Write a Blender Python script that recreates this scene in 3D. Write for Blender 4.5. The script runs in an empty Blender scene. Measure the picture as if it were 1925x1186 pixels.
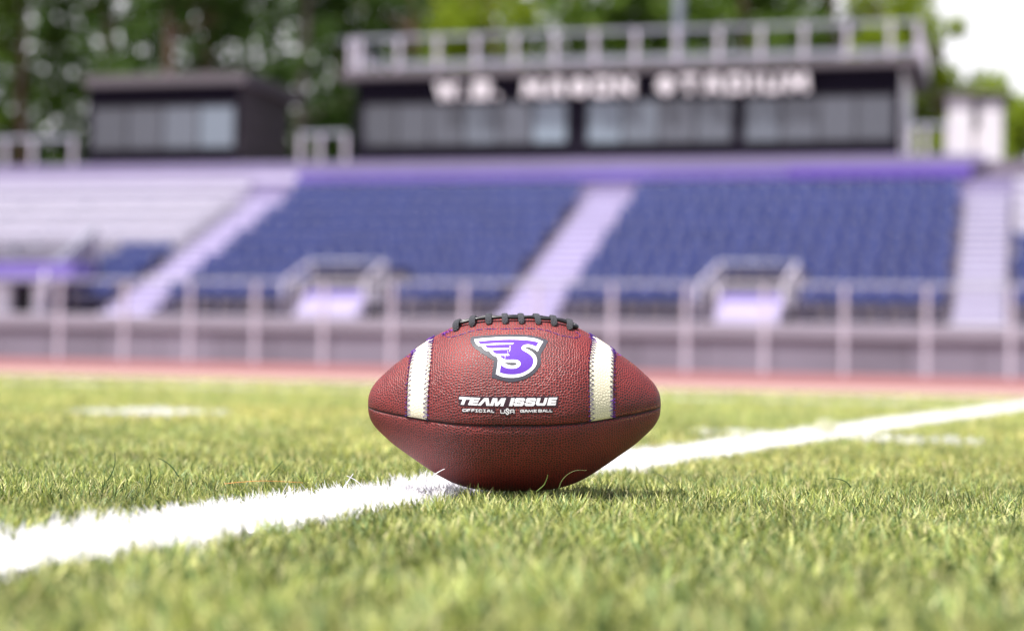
import bpy, math, random
import numpy as np
from mathutils import Vector, Matrix, noise
from mathutils.geometry import tessellate_polygon

random.seed(7)
C = bpy.context.scene.collection
SC = bpy.context.scene

# ------------------------------------------------------------------ camera
FPX, IW, IH = 3400.0, 1925.0, 1186.0          # lens in pixels of the photograph
HZ, ROLL, CAMZ = 680.0, 0.019, 0.136
pitch = math.atan((HZ - IH / 2) / FPX)
roll = math.atan(ROLL)
cam_d = bpy.data.cameras.new('camera')
cam = bpy.data.objects.new('camera', cam_d); C.objects.link(cam)
SC.camera = cam
Rc = Matrix.Rotation(math.pi / 2 + pitch, 4, 'X') @ Matrix.Rotation(roll, 4, 'Z')
cam.matrix_world = Matrix.Translation((0, 0, CAMZ)) @ Rc
cam_d.sensor_width = 36.0
cam_d.lens = 36.0 * FPX / IW
cam_d.clip_start = 0.05
cam_d.clip_end = 2000
cam_d.dof.use_dof = True
cam_d.dof.focus_distance = 1.69
cam_d.dof.aperture_fstop = (cam_d.lens / 1000) / 0.0181
CR = np.array(cam.matrix_world.to_3x3())
CO = np.array([0, 0, CAMZ])

def ray(px, py):
    return CR @ np.array([(px - IW / 2) / FPX, -(py - IH / 2) / FPX, -1.0])

# ------------------------------------------------------------------ light
SUNV = Vector((-0.30, -0.22, 0.93)).normalized()
w = bpy.data.worlds.new('World'); SC.world = w; w.use_nodes = True
nt = w.node_tree; nt.nodes.clear()
sky = nt.nodes.new('ShaderNodeTexSky'); sky.sky_type = 'NISHITA'; sky.sun_disc = False
sky.sun_elevation = math.asin(SUNV.z); sky.sun_rotation = math.atan2(SUNV.x, SUNV.y)
sky.air_density = 1.0; sky.dust_density = 4.0; sky.ozone_density = 1.0
bg = nt.nodes.new('ShaderNodeBackground'); bg.inputs[1].default_value = 0.075
wo = nt.nodes.new('ShaderNodeOutputWorld')
# bright thin cloud veil low over the horizon all round, thinning upwards
tcw = nt.nodes.new('ShaderNodeTexCoord'); sxw = nt.nodes.new('ShaderNodeSeparateXYZ'); nt.links.new(tcw.outputs['Generated'], sxw.inputs[0])
mrw = nt.nodes.new('ShaderNodeMapRange'); mrw.interpolation_type = 'SMOOTHSTEP'
mrw.inputs[1].default_value = .19; mrw.inputs[2].default_value = .32; mrw.inputs[3].default_value = 1.0; mrw.inputs[4].default_value = .12
nt.links.new(sxw.outputs['Z'], mrw.inputs[0])
mxw = nt.nodes.new('ShaderNodeMix'); mxw.data_type = 'RGBA'; mxw.inputs[7].default_value = (9.0, 8.9, 9.3, 1)
nt.links.new(mrw.outputs[0], mxw.inputs[0]); nt.links.new(sky.outputs[0], mxw.inputs[6])
nt.links.new(mxw.outputs[2], bg.inputs[0]); nt.links.new(bg.outputs[0], wo.inputs[0])
sd = bpy.data.lights.new('sun', 'SUN'); sd.energy = 5.0; sd.angle = math.radians(0.6)
sd.color = (1.0, 0.965, 0.91)
so = bpy.data.objects.new('sun', sd); C.objects.link(so)
so.rotation_euler = SUNV.to_track_quat('Z', 'Y').to_euler(); so.location = (-3, -3, 10)
SC.view_settings.view_transform = 'Standard'; SC.view_settings.look = 'None'
SC.view_settings.exposure = 0.95; SC.view_settings.gamma = 1.0
SC.view_settings.use_curve_mapping = False
SC.render.engine = 'CYCLES'
SC.cycles.use_denoising = True
SC.cycles.max_bounces = 8; SC.cycles.transparent_max_bounces = 8
SC.cycles.sample_clamp_indirect = 6

# ------------------------------------------------------------------ materials
def lin(c):
    return tuple(((v / 255) / 12.92 if v / 255 <= .04045 else ((v / 255 + .055) / 1.055) ** 2.4) for v in c)

def mat(name, col, rough=.6, var=.12, scale=3.0, metal=0, spec=.4, bump=0, bscale=40):
    m = bpy.data.materials.new(name); m.use_nodes = True
    n = m.node_tree.nodes; l = m.node_tree.links
    b = n['Principled BSDF']; b.inputs['Roughness'].default_value = rough
    b.inputs['Metallic'].default_value = metal
    b.inputs['Specular IOR Level'].default_value = spec
    tc = n.new('ShaderNodeTexCoord')
    ns = n.new('ShaderNodeTexNoise'); ns.inputs['Scale'].default_value = scale; ns.inputs['Detail'].default_value = 5
    l.new(tc.outputs['Object'], ns.inputs['Vector'])
    oi = n.new('ShaderNodeObjectInfo')
    add = n.new('ShaderNodeMath'); add.operation = 'ADD'
    sc = n.new('ShaderNodeMath'); sc.operation = 'MULTIPLY'; sc.inputs[1].default_value = .5
    l.new(oi.outputs['Random'], sc.inputs[0]); l.new(ns.outputs['Fac'], add.inputs[0]); l.new(sc.outputs[0], add.inputs[1])
    mr = n.new('ShaderNodeMapRange'); mr.inputs[1].default_value = .3; mr.inputs[2].default_value = 1.2
    l.new(add.outputs[0], mr.inputs[0])
    mx = n.new('ShaderNodeMix'); mx.data_type = 'RGBA'
    mx.inputs[6].default_value = tuple(v * (1 - var) for v in col) + (1,)
    mx.inputs[7].default_value = tuple(min(1, v * (1 + var)) for v in col) + (1,)
    l.new(mr.outputs[0], mx.inputs[0]); l.new(mx.outputs[2], b.inputs['Base Color'])
    if bump:
        n2 = n.new('ShaderNodeTexNoise'); n2.inputs['Scale'].default_value = bscale; n2.inputs['Detail'].default_value = 4
        l.new(tc.outputs['Object'], n2.inputs['Vector'])
        bp = n.new('ShaderNodeBump'); bp.inputs['Strength'].default_value = bump; bp.inputs['Distance'].default_value = .02
        l.new(n2.outputs['Fac'], bp.inputs['Height']); l.new(bp.outputs[0], b.inputs['Normal'])
    return m

M = {}
M['concrete'] = mat('mauve_concrete', (.17, .145, .19), .8, .15, 1.2, bump=.3)
M['panel'] = mat('wall_panel_paint', (.18, .165, .215), .7, .22, .8)
M['cap'] = mat('wall_cap', (.27, .25, .31), .7, .12, 1.0)
M['lilac'] = mat('lilac_paint', (.45, .41, .58), .6, .08, 2.0)
M['purple'] = mat('purple_paint', (.16, .12, .42), .5, .1, 2.0)
M['purple_deep'] = mat('deep_purple_paint', (.12, .07, .38), .5, .1, 2.0)
M['silver'] = mat('pale_aluminium', (.42, .40, .49), .45, .08, 3.0)
M['post'] = mat('pale_painted_steel', (.50, .46, .55), .5, .05, 5.0)
M['rail'] = mat('galvanised_rail', (.28, .29, .36), .5, .08, 5.0)
M['seat'] = mat('navy_plastic', (.016, .027, .130), .42, .15, 2.0, spec=.35)
M['bright'] = mat('bright_white_paint', (.86,.84,.88), .6, .04, 2.0)
M['lilac_dim'] = mat('mauve_parapet_paint', (.21, .18, .31), .65, .1, 2.0)
M['seat_glint'] = mat('pale_seat_glint', (.85, .85, .85), .3, .05, 2.0, spec=.8)  # pale spots standing in for sun glints on the seat backs
M['black'] = mat('black_cladding', (.010, .008, .016), .9, .2, 1.0, spec=.1)
M['side'] = mat('dark_board_siding', (.075, .062, .072), .7, .3, 1.5)
M['fascia'] = mat('grey_mauve_fascia', (.095,.082,.095), .7, .12, 1.0)
M['white'] = mat('white_paint', (.60,.58,.62), .6, .05, 2.0)
M['letter'] = mat('white_letter', (.66,.62,.66), .5, .03, 2.0)
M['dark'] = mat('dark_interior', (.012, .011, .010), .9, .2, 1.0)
M['frame'] = mat('dark_window_frame', (.02, .018, .026), .5, .1, 1.0)
M['track'] = mat('red_track', (.20, .075, .075), .85, .08, .5)
M['apron'] = mat('pink_apron', (.33, .215, .20), .85, .06, .4)
M['bark'] = mat('reddish_bark', (.15, .085, .065), .9, .35, 1.5, bump=.6, bscale=8)
M['bark_pale'] = mat('grey_bark', (.22, .18, .16), .9, .35, 1.5, bump=.6, bscale=8)
M['steel'] = mat('blue_grey_steel', (.24,.26,.33), .5, .08, 1.0)
M['cream'] = mat('cream_wall', (.62,.58,.60), .7, .06, 1.0)
M['earth'] = mat('dark_ground', (.06, .07, .035), .95, .3, .3)

def glass_mat():
    m = bpy.data.materials.new('tinted_window_glass'); m.use_nodes = True
    n = m.node_tree.nodes; l = m.node_tree.links; b = n['Principled BSDF']
    oi = n.new('ShaderNodeObjectInfo')
    cr = n.new('ShaderNodeValToRGB')
    e = cr.color_ramp.elements
    e[0].color = (.03, .03, .04, 1); e[1].color = (.20, .25, .31, 1)
    x = e.new(.5); x.color = (.08, .085, .11, 1)
    l.new(oi.outputs['Random'], cr.inputs[0]); l.new(cr.outputs[0], b.inputs['Base Color'])
    b.inputs['Roughness'].default_value = .12
    b.inputs['Specular IOR Level'].default_value = .8
    return m
M['glass'] = glass_mat()

def leaf_mat(name, c1, c2):
    m = bpy.data.materials.new(name); m.use_nodes = True
    n = m.node_tree.nodes; l = m.node_tree.links; b = n['Principled BSDF']
    g = n.new('ShaderNodeNewGeometry')
    mx = n.new('ShaderNodeMix'); mx.data_type = 'RGBA'
    mx.inputs[6].default_value = c1 + (1,); mx.inputs[7].default_value = c2 + (1,)
    l.new(g.outputs['Random Per Island'], mx.inputs[0]); l.new(mx.outputs[2], b.inputs['Base Color'])
    b.inputs['Roughness'].default_value = .6; b.inputs['Specular IOR Level'].default_value = .2
    tr = n.new('ShaderNodeBsdfTranslucent'); l.new(mx.outputs[2], tr.inputs[0])
    ms = n.new('ShaderNodeMixShader'); ms.inputs[0].default_value = .35
    l.new(b.outputs[0], ms.inputs[1]); l.new(tr.outputs[0], ms.inputs[2])
    l.new(ms.outputs[0], n['Material Output'].inputs[0])
    return m
M['leaf_dark'] = leaf_mat('dark_green_leaves', (.022, .05, .010), (.075, .14, .018))
M['leaf_mid'] = leaf_mat('mid_green_leaves', (.045, .09, .012), (.13, .21, .022))
M['leaf_bright'] = leaf_mat('yellow_green_leaves', (.13, .20, .012), (.28, .35, .02))

def tint_mat(name, rough=.5, transl=.3, spec=.35):
    m = bpy.data.materials.new(name); m.use_nodes = True
    n = m.node_tree.nodes; l = m.node_tree.links; b = n['Principled BSDF']
    at = n.new('ShaderNodeAttribute'); at.attribute_name = 'tint'
    l.new(at.outputs['Color'], b.inputs['Base Color'])
    b.inputs['Roughness'].default_value = rough; b.inputs['Specular IOR Level'].default_value = spec
    tr = n.new('ShaderNodeBsdfTranslucent'); l.new(at.outputs['Color'], tr.inputs[0])
    ms = n.new('ShaderNodeMixShader'); ms.inputs[0].default_value = transl
    l.new(b.outputs[0], ms.inputs[1]); l.new(tr.outputs[0], ms.inputs[2])
    l.new(ms.outputs[0], n['Material Output'].inputs[0])
    return m
M['blade'] = tint_mat('turf_fibre')

# ------------------------------------------------------------------ helpers
class MB:
    def __init__(s): s.v = []; s.f = []
    def add(s, vs, fs):
        o = len(s.v); s.v += [tuple(v) for v in vs]; s.f += [tuple(i + o for i in f) for f in fs]; return s
    def box(s, x0, x1, y0, y1, z0, z1, bev=0):
        if bev:
            b = min(bev, abs(x1 - x0) * .4, abs(y1 - y0) * .4, abs(z1 - z0) * .4)
            P = []
            for (z, k) in ((z0, b), (z0 + b, 0), (z1 - b, 0), (z1, b)):
                P += [(x0 + k, y0 + k, z), (x1 - k, y0 + k, z), (x1 - k, y1 - k, z), (x0 + k, y1 - k, z)]
            F = [(3, 2, 1, 0), (12, 13, 14, 15)]
            for r in range(3):
                for i in range(4):
                    a = r * 4 + i; c = r * 4 + (i + 1) % 4
                    F.append((a, c, c + 4, a + 4))
            return s.add(P, F)
        P = [(x0, y0, z0), (x1, y0, z0), (x1, y1, z0), (x0, y1, z0), (x0, y0, z1), (x1, y0, z1), (x1, y1, z1), (x0, y1, z1)]
        return s.add(P, [(3, 2, 1, 0), (4, 5, 6, 7), (0, 1, 5, 4), (1, 2, 6, 5), (2, 3, 7, 6), (3, 0, 4, 7)])
    def tube(s, pts, r, n=8, r2=None):
        pts = [Vector(p) for p in pts]; k = len(pts)
        P = []
        for i, p in enumerate(pts):
            d = (pts[min(i + 1, k - 1)] - pts[max(i - 1, 0)]).normalized()
            a = Vector((0, 0, 1)) if abs(d.z) < .9 else Vector((0, 1, 0))
            e1 = d.cross(a).normalized(); e2 = d.cross(e1)
            rr = r if r2 is None else r + (r2 - r) * i / (k - 1)
            if isinstance(r, (list, tuple)): rr = r[i]
            for j in range(n):
                t = 2 * math.pi * j / n
                P.append(p + (e1 * math.cos(t) + e2 * math.sin(t)) * rr)
        F = []
        for i in range(k - 1):
            for j in range(n):
                a = i * n + j; b = i * n + (j + 1) % n
                F.append((a, b, b + n, a + n))
        F.append(tuple(range(n - 1, -1, -1))); F.append(tuple((k - 1) * n + j for j in range(n)))
        return s.add(P, F)
    def build(s, name, m, parent=None, smooth=False):
        me = bpy.data.meshes.new(name); me.from_pydata(s.v, [], s.f); me.update()
        if smooth: me.polygons.foreach_set('use_smooth', [True] * len(me.polygons))
        me.materials.append(m)
        o = bpy.data.objects.new(name, me); C.objects.link(o)
        if parent: o.parent = parent
        return o

def tag(o, label=None, cat=None, group=None, kind=None):
    if label: o['label'] = label
    if cat: o['category'] = cat
    if group: o['group'] = group
    if kind: o['kind'] = kind
    return o

TH = math.radians(15.8)
US = Vector((math.cos(TH), -math.sin(TH), 0)); WS = Vector((math.sin(TH), math.cos(TH), 0))
def W(u, wd, z): return US * u + WS * wd + Vector((0, 0, z))
def spot(px, py, wd):
    """where the stand plane at distance wd shows at a place of the photograph: (u, z)"""
    d = ray(px, py); t = wd / (d @ np.array(WS)); p = CO + d * t
    return float(p @ np.array(US)), float(p[2])
def ground(px, py, z=0.018):
    d = ray(px, py); t = (z - CAMZ) / d[2]; p = CO + d * t
    return float(p[0]), float(p[1])

def thing(name, label, cat, u=0, wd=0, z=0, group=None):
    o = bpy.data.objects.new(name, None); C.objects.link(o)
    o.empty_display_size = .1
    o.location = W(u, wd, z); o.rotation_euler = (0, 0, -TH)
    return tag(o, label, cat, group)

# ------------------------------------------------------------------ ground
def sheet(name, m, x0, x1, y0, y1, z, kind='structure'):
    o = MB().add([(x0, y0, z), (x1, y0, z), (x1, y1, z), (x0, y1, z)], [(0, 1, 2, 3)]).build(name, m)
    return tag(o, kind=kind)
sheet('ground', M['earth'], -400, 400, -300, 900, -.03)

def turf_mat():
    m = bpy.data.materials.new('turf_backing'); m.use_nodes = True
    n = m.node_tree.nodes; l = m.node_tree.links; b = n['Principled BSDF']
    tc = n.new('ShaderNodeTexCoord'); ns = n.new('ShaderNodeTexNoise'); ns.inputs['Scale'].default_value = 120
    l.new(tc.outputs['Object'], ns.inputs['Vector'])
    cr = n.new('ShaderNodeValToRGB'); e = cr.color_ramp.elements
    e[0].position = .3; e[0].color = (.05, .06, .02, 1); e[1].position = .7; e[1].color = (.20, .21, .08, 1)
    l.new(ns.outputs['Fac'], cr.inputs[0]); l.new(cr.outputs[0], b.inputs['Base Color'])
    b.inputs['Roughness'].default_value = .9; b.inputs['Specular IOR Level'].default_value = .1
    bp = n.new('ShaderNodeBump'); bp.inputs['Distance'].default_value = .01
    l.new(ns.outputs['Fac'], bp.inputs['Height']); l.new(bp.outputs[0], b.inputs['Normal'])
    return m
# field edge line: photograph (250,706)-(1700,740)
E0 = Vector(ground(250, 707) + (0,)); E1 = Vector(ground(1700, 739) + (0,))
FE = (E0.dot(WS) + E1.dot(WS)) / 2                     # distance of the field edge
def strip(name, m, wa, wb, z, u0=-60, u1=60):
    vs = [W(u0, wa, z), W(u1, wa, z), W(u1, wb, z), W(u0, wb, z)]
    return tag(MB().add(vs, [(0, 1, 2, 3)]).build(name, m), kind='structure')
strip('turf', turf_mat(), -40, FE, 0.0)
strip('track_apron', M['apron'], FE, FE + 4.2, 0.004)
strip('running_track', M['track'], FE + 4.2, 34.6, 0.008)

# ------------------------------------------------------------------ football
BC = CO + ray(967, 760.5) * 1.731
BM = Matrix.Translation(Vector(BC)) @ Matrix.Rotation(-roll, 4, 'Y')
BMI = np.array(BM.inverted())
K = 1.731 / FPX
PT = [275, 274.6, 273.4, 270.5, 264, 254.4, 243, 226, 198, 169, 139, 109, 75, 40, 0]
PR = [0, 9, 18, 27, 38.5, 49.5, 60, 75, 95, 115, 134, 148.5, 157.5, 161.2, 162]
def cat_rom(xs, n=12):
    out = []
    xs = [2 * xs[0] - xs[1]] + list(xs) + [xs[-2]]
    for i in range(1, len(xs) - 2):
        for k in range(n):
            t = k / n; p0, p1, p2, p3 = xs[i - 1], xs[i], xs[i + 1], xs[i + 2]
            out.append(.5 * (2 * p1 + (p2 - p0) * t + (2 * p0 - 5 * p1 + 4 * p2 - p3) * t * t + (3 * p1 - p0 - 3 * p2 + p3) * t ** 3))
    out.append(xs[-2]); return out
prof_t = np.array(cat_rom(PT)) * K; prof_r = np.maximum(np.array(cat_rom(PR)), 0) * K
order = np.argsort(prof_t)
pt_s, pr_s = prof_t[order], prof_r[order]
def R_of(x): return np.interp(np.abs(x), pt_s, pr_s)
SEAM = math.radians(-12.5)
HP = math.pi / 2
def groove(x, ph):
    r = R_of(x)
    d = (ph - SEAM) % HP; d = np.minimum(d, HP - d)
    arc = d * r
    k = np.clip(r / .03, .25, 1)
    return (-.0021 * np.exp(-(arc / .0012) ** 2) - .0010 * np.exp(-(arc / .0055) ** 2)) * k
def surf(x, ph, off=0.0, flat=False):
    r = R_of(x) + (0 if flat else groove(x, ph))
    # outward normal of the profile
    e = .0004; dr = (R_of(np.abs(x) + e) - R_of(np.abs(x) - e)) / (2 * e) * np.sign(x)
    nl = np.sqrt(1 + dr * dr)
    rr = r + off / nl; xx = x - off * dr / nl
    return np.stack([xx, -rr * np.cos(ph), rr * np.sin(ph)], -1)
def on_ball(px, py):
    """photograph pixel -> (x, phi) on the front of the ball"""
    o = BMI[:3, :3] @ CO + BMI[:3, 3]; d = BMI[:3, :3] @ ray(px, py)
    f = lambda t: (lambda p: math.hypot(p[1], p[2]) - float(R_of(p[0])))(o + d * t)
    ts = np.linspace(1.61, 1.74, 120); a = None
    for t in ts:
        if f(t) < 0: a = t; break
    if a is None:
        a = ts[np.argmin([f(t) for t in ts])]
    else:
        lo, hi = a - .0012, a
        for _ in range(24):
            m_ = (lo + hi) / 2
            if f(m_) < 0: hi = m_
            else: lo = m_
        a = hi
    p = o + d * a
    return float(p[0]), math.atan2(p[2], -p[1])

def leather():
    m = bpy.data.materials.new('pebbled_leather'); m.use_nodes = True
    n = m.node_tree.nodes; l = m.node_tree.links; b = n['Principled BSDF']
    tc = n.new('ShaderNodeTexCoord')
    vo = n.new('ShaderNodeTexVoronoi'); vo.feature = 'DISTANCE_TO_EDGE'; vo.voronoi_dimensions = '2D'; vo.inputs['Scale'].default_value = 385; vo.inputs['Randomness'].default_value = .75
    sk = n.new('ShaderNodeAttribute'); sk.attribute_name = 'skin'
    l.new(sk.outputs['Vector'], vo.inputs['Vector'])
    ns = n.new('ShaderNodeTexNoise'); ns.inputs['Scale'].default_value = 28; ns.inputs['Detail'].default_value = 6
    l.new(tc.outputs['Object'], ns.inputs['Vector'])
    cr = n.new('ShaderNodeValToRGB'); e = cr.color_ramp.elements
    e[0].position = .03; e[0].color = (.315, .025, .021, 1); e[1].position = .22; e[1].color = (.042, .0037, .0078, 1)
    x = e.new(.12); x.color = (.14, .0105, .012, 1)
    l.new(vo.outputs['Distance'], cr.inputs[0])
    mx = n.new('ShaderNodeMix'); mx.data_type = 'RGBA'; mx.blend_type = 'MULTIPLY'; mx.inputs[0].default_value = 1
    c2 = n.new('ShaderNodeValToRGB'); f = c2.color_ramp.elements
    f[0].position = .3; f[0].color = (.74, .70, .70, 1); f[1].position = .7; f[1].color = (1.15, 1.05, 1.0, 1)
    l.new(ns.outputs['Fac'], c2.inputs[0]); l.new(cr.outputs[0], mx.inputs[6]); l.new(c2.outputs[0], mx.inputs[7])
    # wear beside the seams
    at = n.new('ShaderNodeAttribute'); at.attribute_name = 'wear'
    n3 = n.new('ShaderNodeTexNoise'); n3.inputs['Scale'].default_value = 700; n3.inputs['Detail'].default_value = 2
    l.new(tc.outputs['Object'], n3.inputs['Vector'])
    mu = n.new('ShaderNodeMath'); mu.operation = 'MULTIPLY'; l.new(at.outputs['Fac'], mu.inputs[0]); l.new(n3.outputs['Fac'], mu.inputs[1])
    mr = n.new('ShaderNodeMapRange'); mr.inputs[1].default_value = .40; mr.inputs[2].default_value = .56; l.new(mu.outputs[0], mr.inputs[0])
    m2 = n.new('ShaderNodeMix'); m2.data_type = 'RGBA'; m2.inputs[7].default_value = (.34, .13, .06, 1)
    l.new(mr.outputs[0], m2.inputs[0]); l.new(mx.outputs[2], m2.inputs[6])
    a2 = n.new('ShaderNodeAttribute'); a2.attribute_name = 'crease'
    m3 = n.new('ShaderNodeMix'); m3.data_type = 'RGBA'; m3.inputs[7].default_value = (.012, .004, .004, 1)
    l.new(a2.outputs['Fac'], m3.inputs[0]); l.new(m2.outputs[2], m3.inputs[6]); l.new(m3.outputs[2], b.inputs['Base Color'])
    b.inputs['Roughness'].default_value = .55; b.inputs['Specular IOR Level'].default_value = .62
    hr = n.new('ShaderNodeMapRange'); hr.interpolation_type = 'SMOOTHSTEP'
    hr.inputs[1].default_value = 0; hr.inputs[2].default_value = .28; l.new(vo.outputs['Distance'], hr.inputs[0])
    bp = n.new('ShaderNodeBump'); bp.inputs['Strength'].default_value = .55; bp.inputs['Distance'].default_value = .0007
    l.new(hr.outputs[0], bp.inputs['Height']); l.new(bp.outputs[0], b.inputs['Normal'])
    return m
def print_mat(name, col, rough=.45, pebble=.6, skin=False):
    m = bpy.data.materials.new(name); m.use_nodes = True
    n = m.node_tree.nodes; l = m.node_tree.links; b = n['Principled BSDF']
    tc = n.new('ShaderNodeTexCoord')
    vo = n.new('ShaderNodeTexVoronoi'); vo.feature = 'DISTANCE_TO_EDGE'; vo.inputs['Scale'].default_value = 310
    if skin:
        sk = n.new('ShaderNodeAttribute'); sk.attribute_name = 'skin'; vo.voronoi_dimensions = '2D'; vo.inputs['Scale'].default_value = 350; vo.inputs['Randomness'].default_value = .8
        l.new(sk.outputs['Vector'], vo.inputs['Vector'])
    else: l.new(tc.outputs['Object'], vo.inputs['Vector'])
    cr = n.new('ShaderNodeValToRGB'); e = cr.color_ramp.elements
    e[0].position = 0; e[0].color = tuple(v * (1 - .3 * pebble) for v in col) + (1,); e[1].position = .15; e[1].color = col + (1,)
    l.new(vo.outputs['Distance'], cr.inputs[0]); l.new(cr.outputs[0], b.inputs['Base Color'])
    b.inputs['Roughness'].default_value = rough; b.inputs['Specular IOR Level'].default_value = .22
    bp = n.new('ShaderNodeBump'); bp.inputs['Strength'].default_value = pebble; bp.inputs['Distance'].default_value = .0004
    l.new(vo.outputs['Distance'], bp.inputs['Height']); l.new(bp.outputs[0], b.inputs['Normal'])
    return m
M['leather'] = leather()
M['stripe'] = print_mat('cream_stripe', (.82, .75, .57), .5, 1.0, True)
M['p_white'] = print_mat('white_print', (.86, .84, .88), .4, .25)
M['p_grey'] = print_mat('charcoal_print', (.045, .045, .06), .5, .3)
M['p_purple'] = print_mat('purple_print', (.085, .022, .33), .6, .2)
M['p_plate'] = print_mat('dark_plate_print', (.045, .022, .032), .4, .3)
M['thread'] = mat('purple_thread', (.06, .02, .20), .7, .2, 300)
M['thread_bright'] = mat('bright_purple_thread', (.20, .05, .48), .7, .2, 300)
M['lace'] = mat('grey_rubber_lace', (.034, .034, .042), .6, .25, 400, bump=.5, bscale=900)
M['cord'] = mat('black_cord', (.012, .012, .014), .35, .2, 300)

ball = bpy.data.objects.new('football', None); C.objects.link(ball); ball.matrix_world = BM
tag(ball, 'reddish brown leather football with white stripes and purple winged S resting on turf', 'football')

def grid_mesh(name, P, m, parent, flip=False, wear=None, crease=None, skin=None):
    nx, ny = P.shape[:2]
    vs = P.reshape(-1, 3)
    fs = []
    for i in range(nx - 1):
        for j in range(ny - 1):
            a = i * ny + j; q = (a, a + 1, a + ny + 1, a + ny)
            fs.append(q[::-1] if flip else q)
    me = bpy.data.meshes.new(name); me.from_pydata(vs.tolist(), [], fs); me.update()
    me.polygons.foreach_set('use_smooth', [True] * len(me.polygons))
    me.materials.append(m)
    if wear is not None:
        a_ = me.attributes.new('wear', 'FLOAT', 'POINT'); a_.data.foreach_set('value', wear.reshape(-1).astype(np.float32))
    if skin is not None:
        a_ = me.attributes.new('skin', 'FLOAT_VECTOR', 'POINT'); a_.data.foreach_set('vector', skin.reshape(-1).astype(np.float32))
    if crease is not None:
        a_ = me.attributes.new('crease', 'FLOAT', 'POINT'); a_.data.foreach_set('value', crease.reshape(-1).astype(np.float32))
    o = bpy.data.objects.new(name, me); C.objects.link(o); o.parent = parent
    return o
# x stations dense at the tips
xs = np.concatenate([-prof_t[::1], prof_t[::-1][1:]])
xs = np.unique(np.round(xs, 6)); 
for q in range(4):
    e = np.linspace(0, 1, 91); tt = .5 - .5 * np.cos(e * math.pi); tt = .85 * tt + .15 * e
    ph = SEAM + q * HP + tt * HP
    X, PH = np.meshgrid(xs, ph, indexing='ij')
    P = surf(X, PH)
    d = (PH - SEAM) % HP; d = np.minimum(d, HP - d) * R_of(X)
    crease = np.exp(-(d / .0010) ** 2)
    wear = np.exp(-((d - .003) / .003) ** 2) * (.62 + .22 * np.clip((X - .06) / .05, 0, 1) * (d > 0))
    sl = np.interp(X, xs, np.concatenate([[0], np.cumsum(np.hypot(np.diff(xs), np.diff(R_of(xs))))]))
    SK = np.stack([sl, (PH - (SEAM + (q + .5) * HP)) * R_of(X) + q * .31, np.zeros_like(X)], -1)
    wear = np.maximum(wear, np.exp(-((np.abs(X) - .139) / .01) ** 2) * .62)
    grid_mesh('leather_panel', P, M['leather'], ball, False, wear, crease, SK)

# stripes: edges traced on the front, carried over the top to the rear panel
def edge_fn(pts):
    h = sorted([on_ball(*p)[::-1] for p in pts])
    ph_ = [a for a, _ in h]; x_ = [b for _, b in h]
    return lambda ph: np.interp(ph, ph_, x_)
EL = [edge_fn([(774, 668), (769, 692), (766, 715), (764.5, 745), (764, 779)]),
      edge_fn([(814, 640), (811, 674), (807, 715), (805, 750), (804, 785)]),
      edge_fn([(1112, 643), (1107, 681), (1107, 732), (1108.5, 780)]),
      edge_fn([(1156, 668), (1155, 690), (1154, 732), (1154, 776)])]
for a, b in ((0, 1), (2, 3)):
    for q in (0, 1):
        ph = SEAM + q * HP + np.linspace(.008, 1 - .008, 60) * HP
        xa, xb = EL[a](ph), EL[b](ph)
        s = np.linspace(0, 1, 12)
        X = xa[:, None] + (xb - xa)[:, None] * s[None, :]
        PH = np.repeat(ph[:, None], 12, 1)
        off = np.where((s < .04) | (s > .96), -.0004, .0006)[None, :] * np.ones_like(X)
        P = surf(X, PH); P2 = surf(X, PH, 1.0)
        N = P2 - P; P = P + N * off[..., None]
        sl = np.interp(X, xs, np.concatenate([[0], np.cumsum(np.hypot(np.diff(xs), np.diff(R_of(xs))))]))
        grid_mesh('stripe', P, M['stripe'], ball, True, None, None, np.stack([sl, (PH - (SEAM + (q + .5) * HP)) * R_of(X), np.zeros_like(X)], -1))
# zigzag stitching along every stripe edge
def ribbon(name, pts, r, m, parent=ball, n=4):
    return MB().tube(pts, r, n).build(name, m, parent)
def zig(xf, ph0, ph1, side, name='stitching', m=None, amp=.0041, step=.0046, r=.00047, jit=.0004):
    pts = []; ph = ph0; k = 0
    while ph < ph1:
        x = float(xf(ph)); rr = float(R_of(x))
        xo = x + (side * amp if k % 2 else -side * .0008) + random.uniform(-jit, jit)
        pts.append(surf(np.array(xo), np.array(ph), .0008)); k += 1
        ph += step / 2 / rr * random.uniform(.8, 1.2)
    return MB().tube([Vector(p) for p in pts], r, 4).build(name, m or M['thread'], ball)
for k, f in enumerate(EL):
    zig(f, SEAM + .02, SEAM + 2 * HP - .02, 1 if k % 2 == 0 else -1)
# loose thicker thread patch on the right stripe, thread tufts over the top
zig(EL[3], math.radians(-11), math.radians(8), -1, 'loose_thread', M['thread_bright'], .003, .0028, .0005)
mb = MB()
for (x, y, cnt) in ((838, 627, 22), (776, 662, 14), (812, 634, 10), (1114, 640, 7), (1154, 662, 7)):
    X0, P0 = on_ball(x, y)
    for _ in range(cnt):
        a = X0 + random.uniform(-.004, .004); p_ = P0 + random.uniform(-.05, .05)
        da = random.uniform(-.004, .004); dp = random.uniform(-.05, .05)
        mb.tube([surf(np.array(a), np.array(p_), .0004), surf(np.array(a + da * .5), np.array(p_ + dp * .5), random.uniform(.001, .0024)), surf(np.array(a + da), np.array(p_ + dp), random.uniform(.0002, .002))], .00022, 3)
mb.build('thread_tuft', M['thread_bright'], ball)
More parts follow.
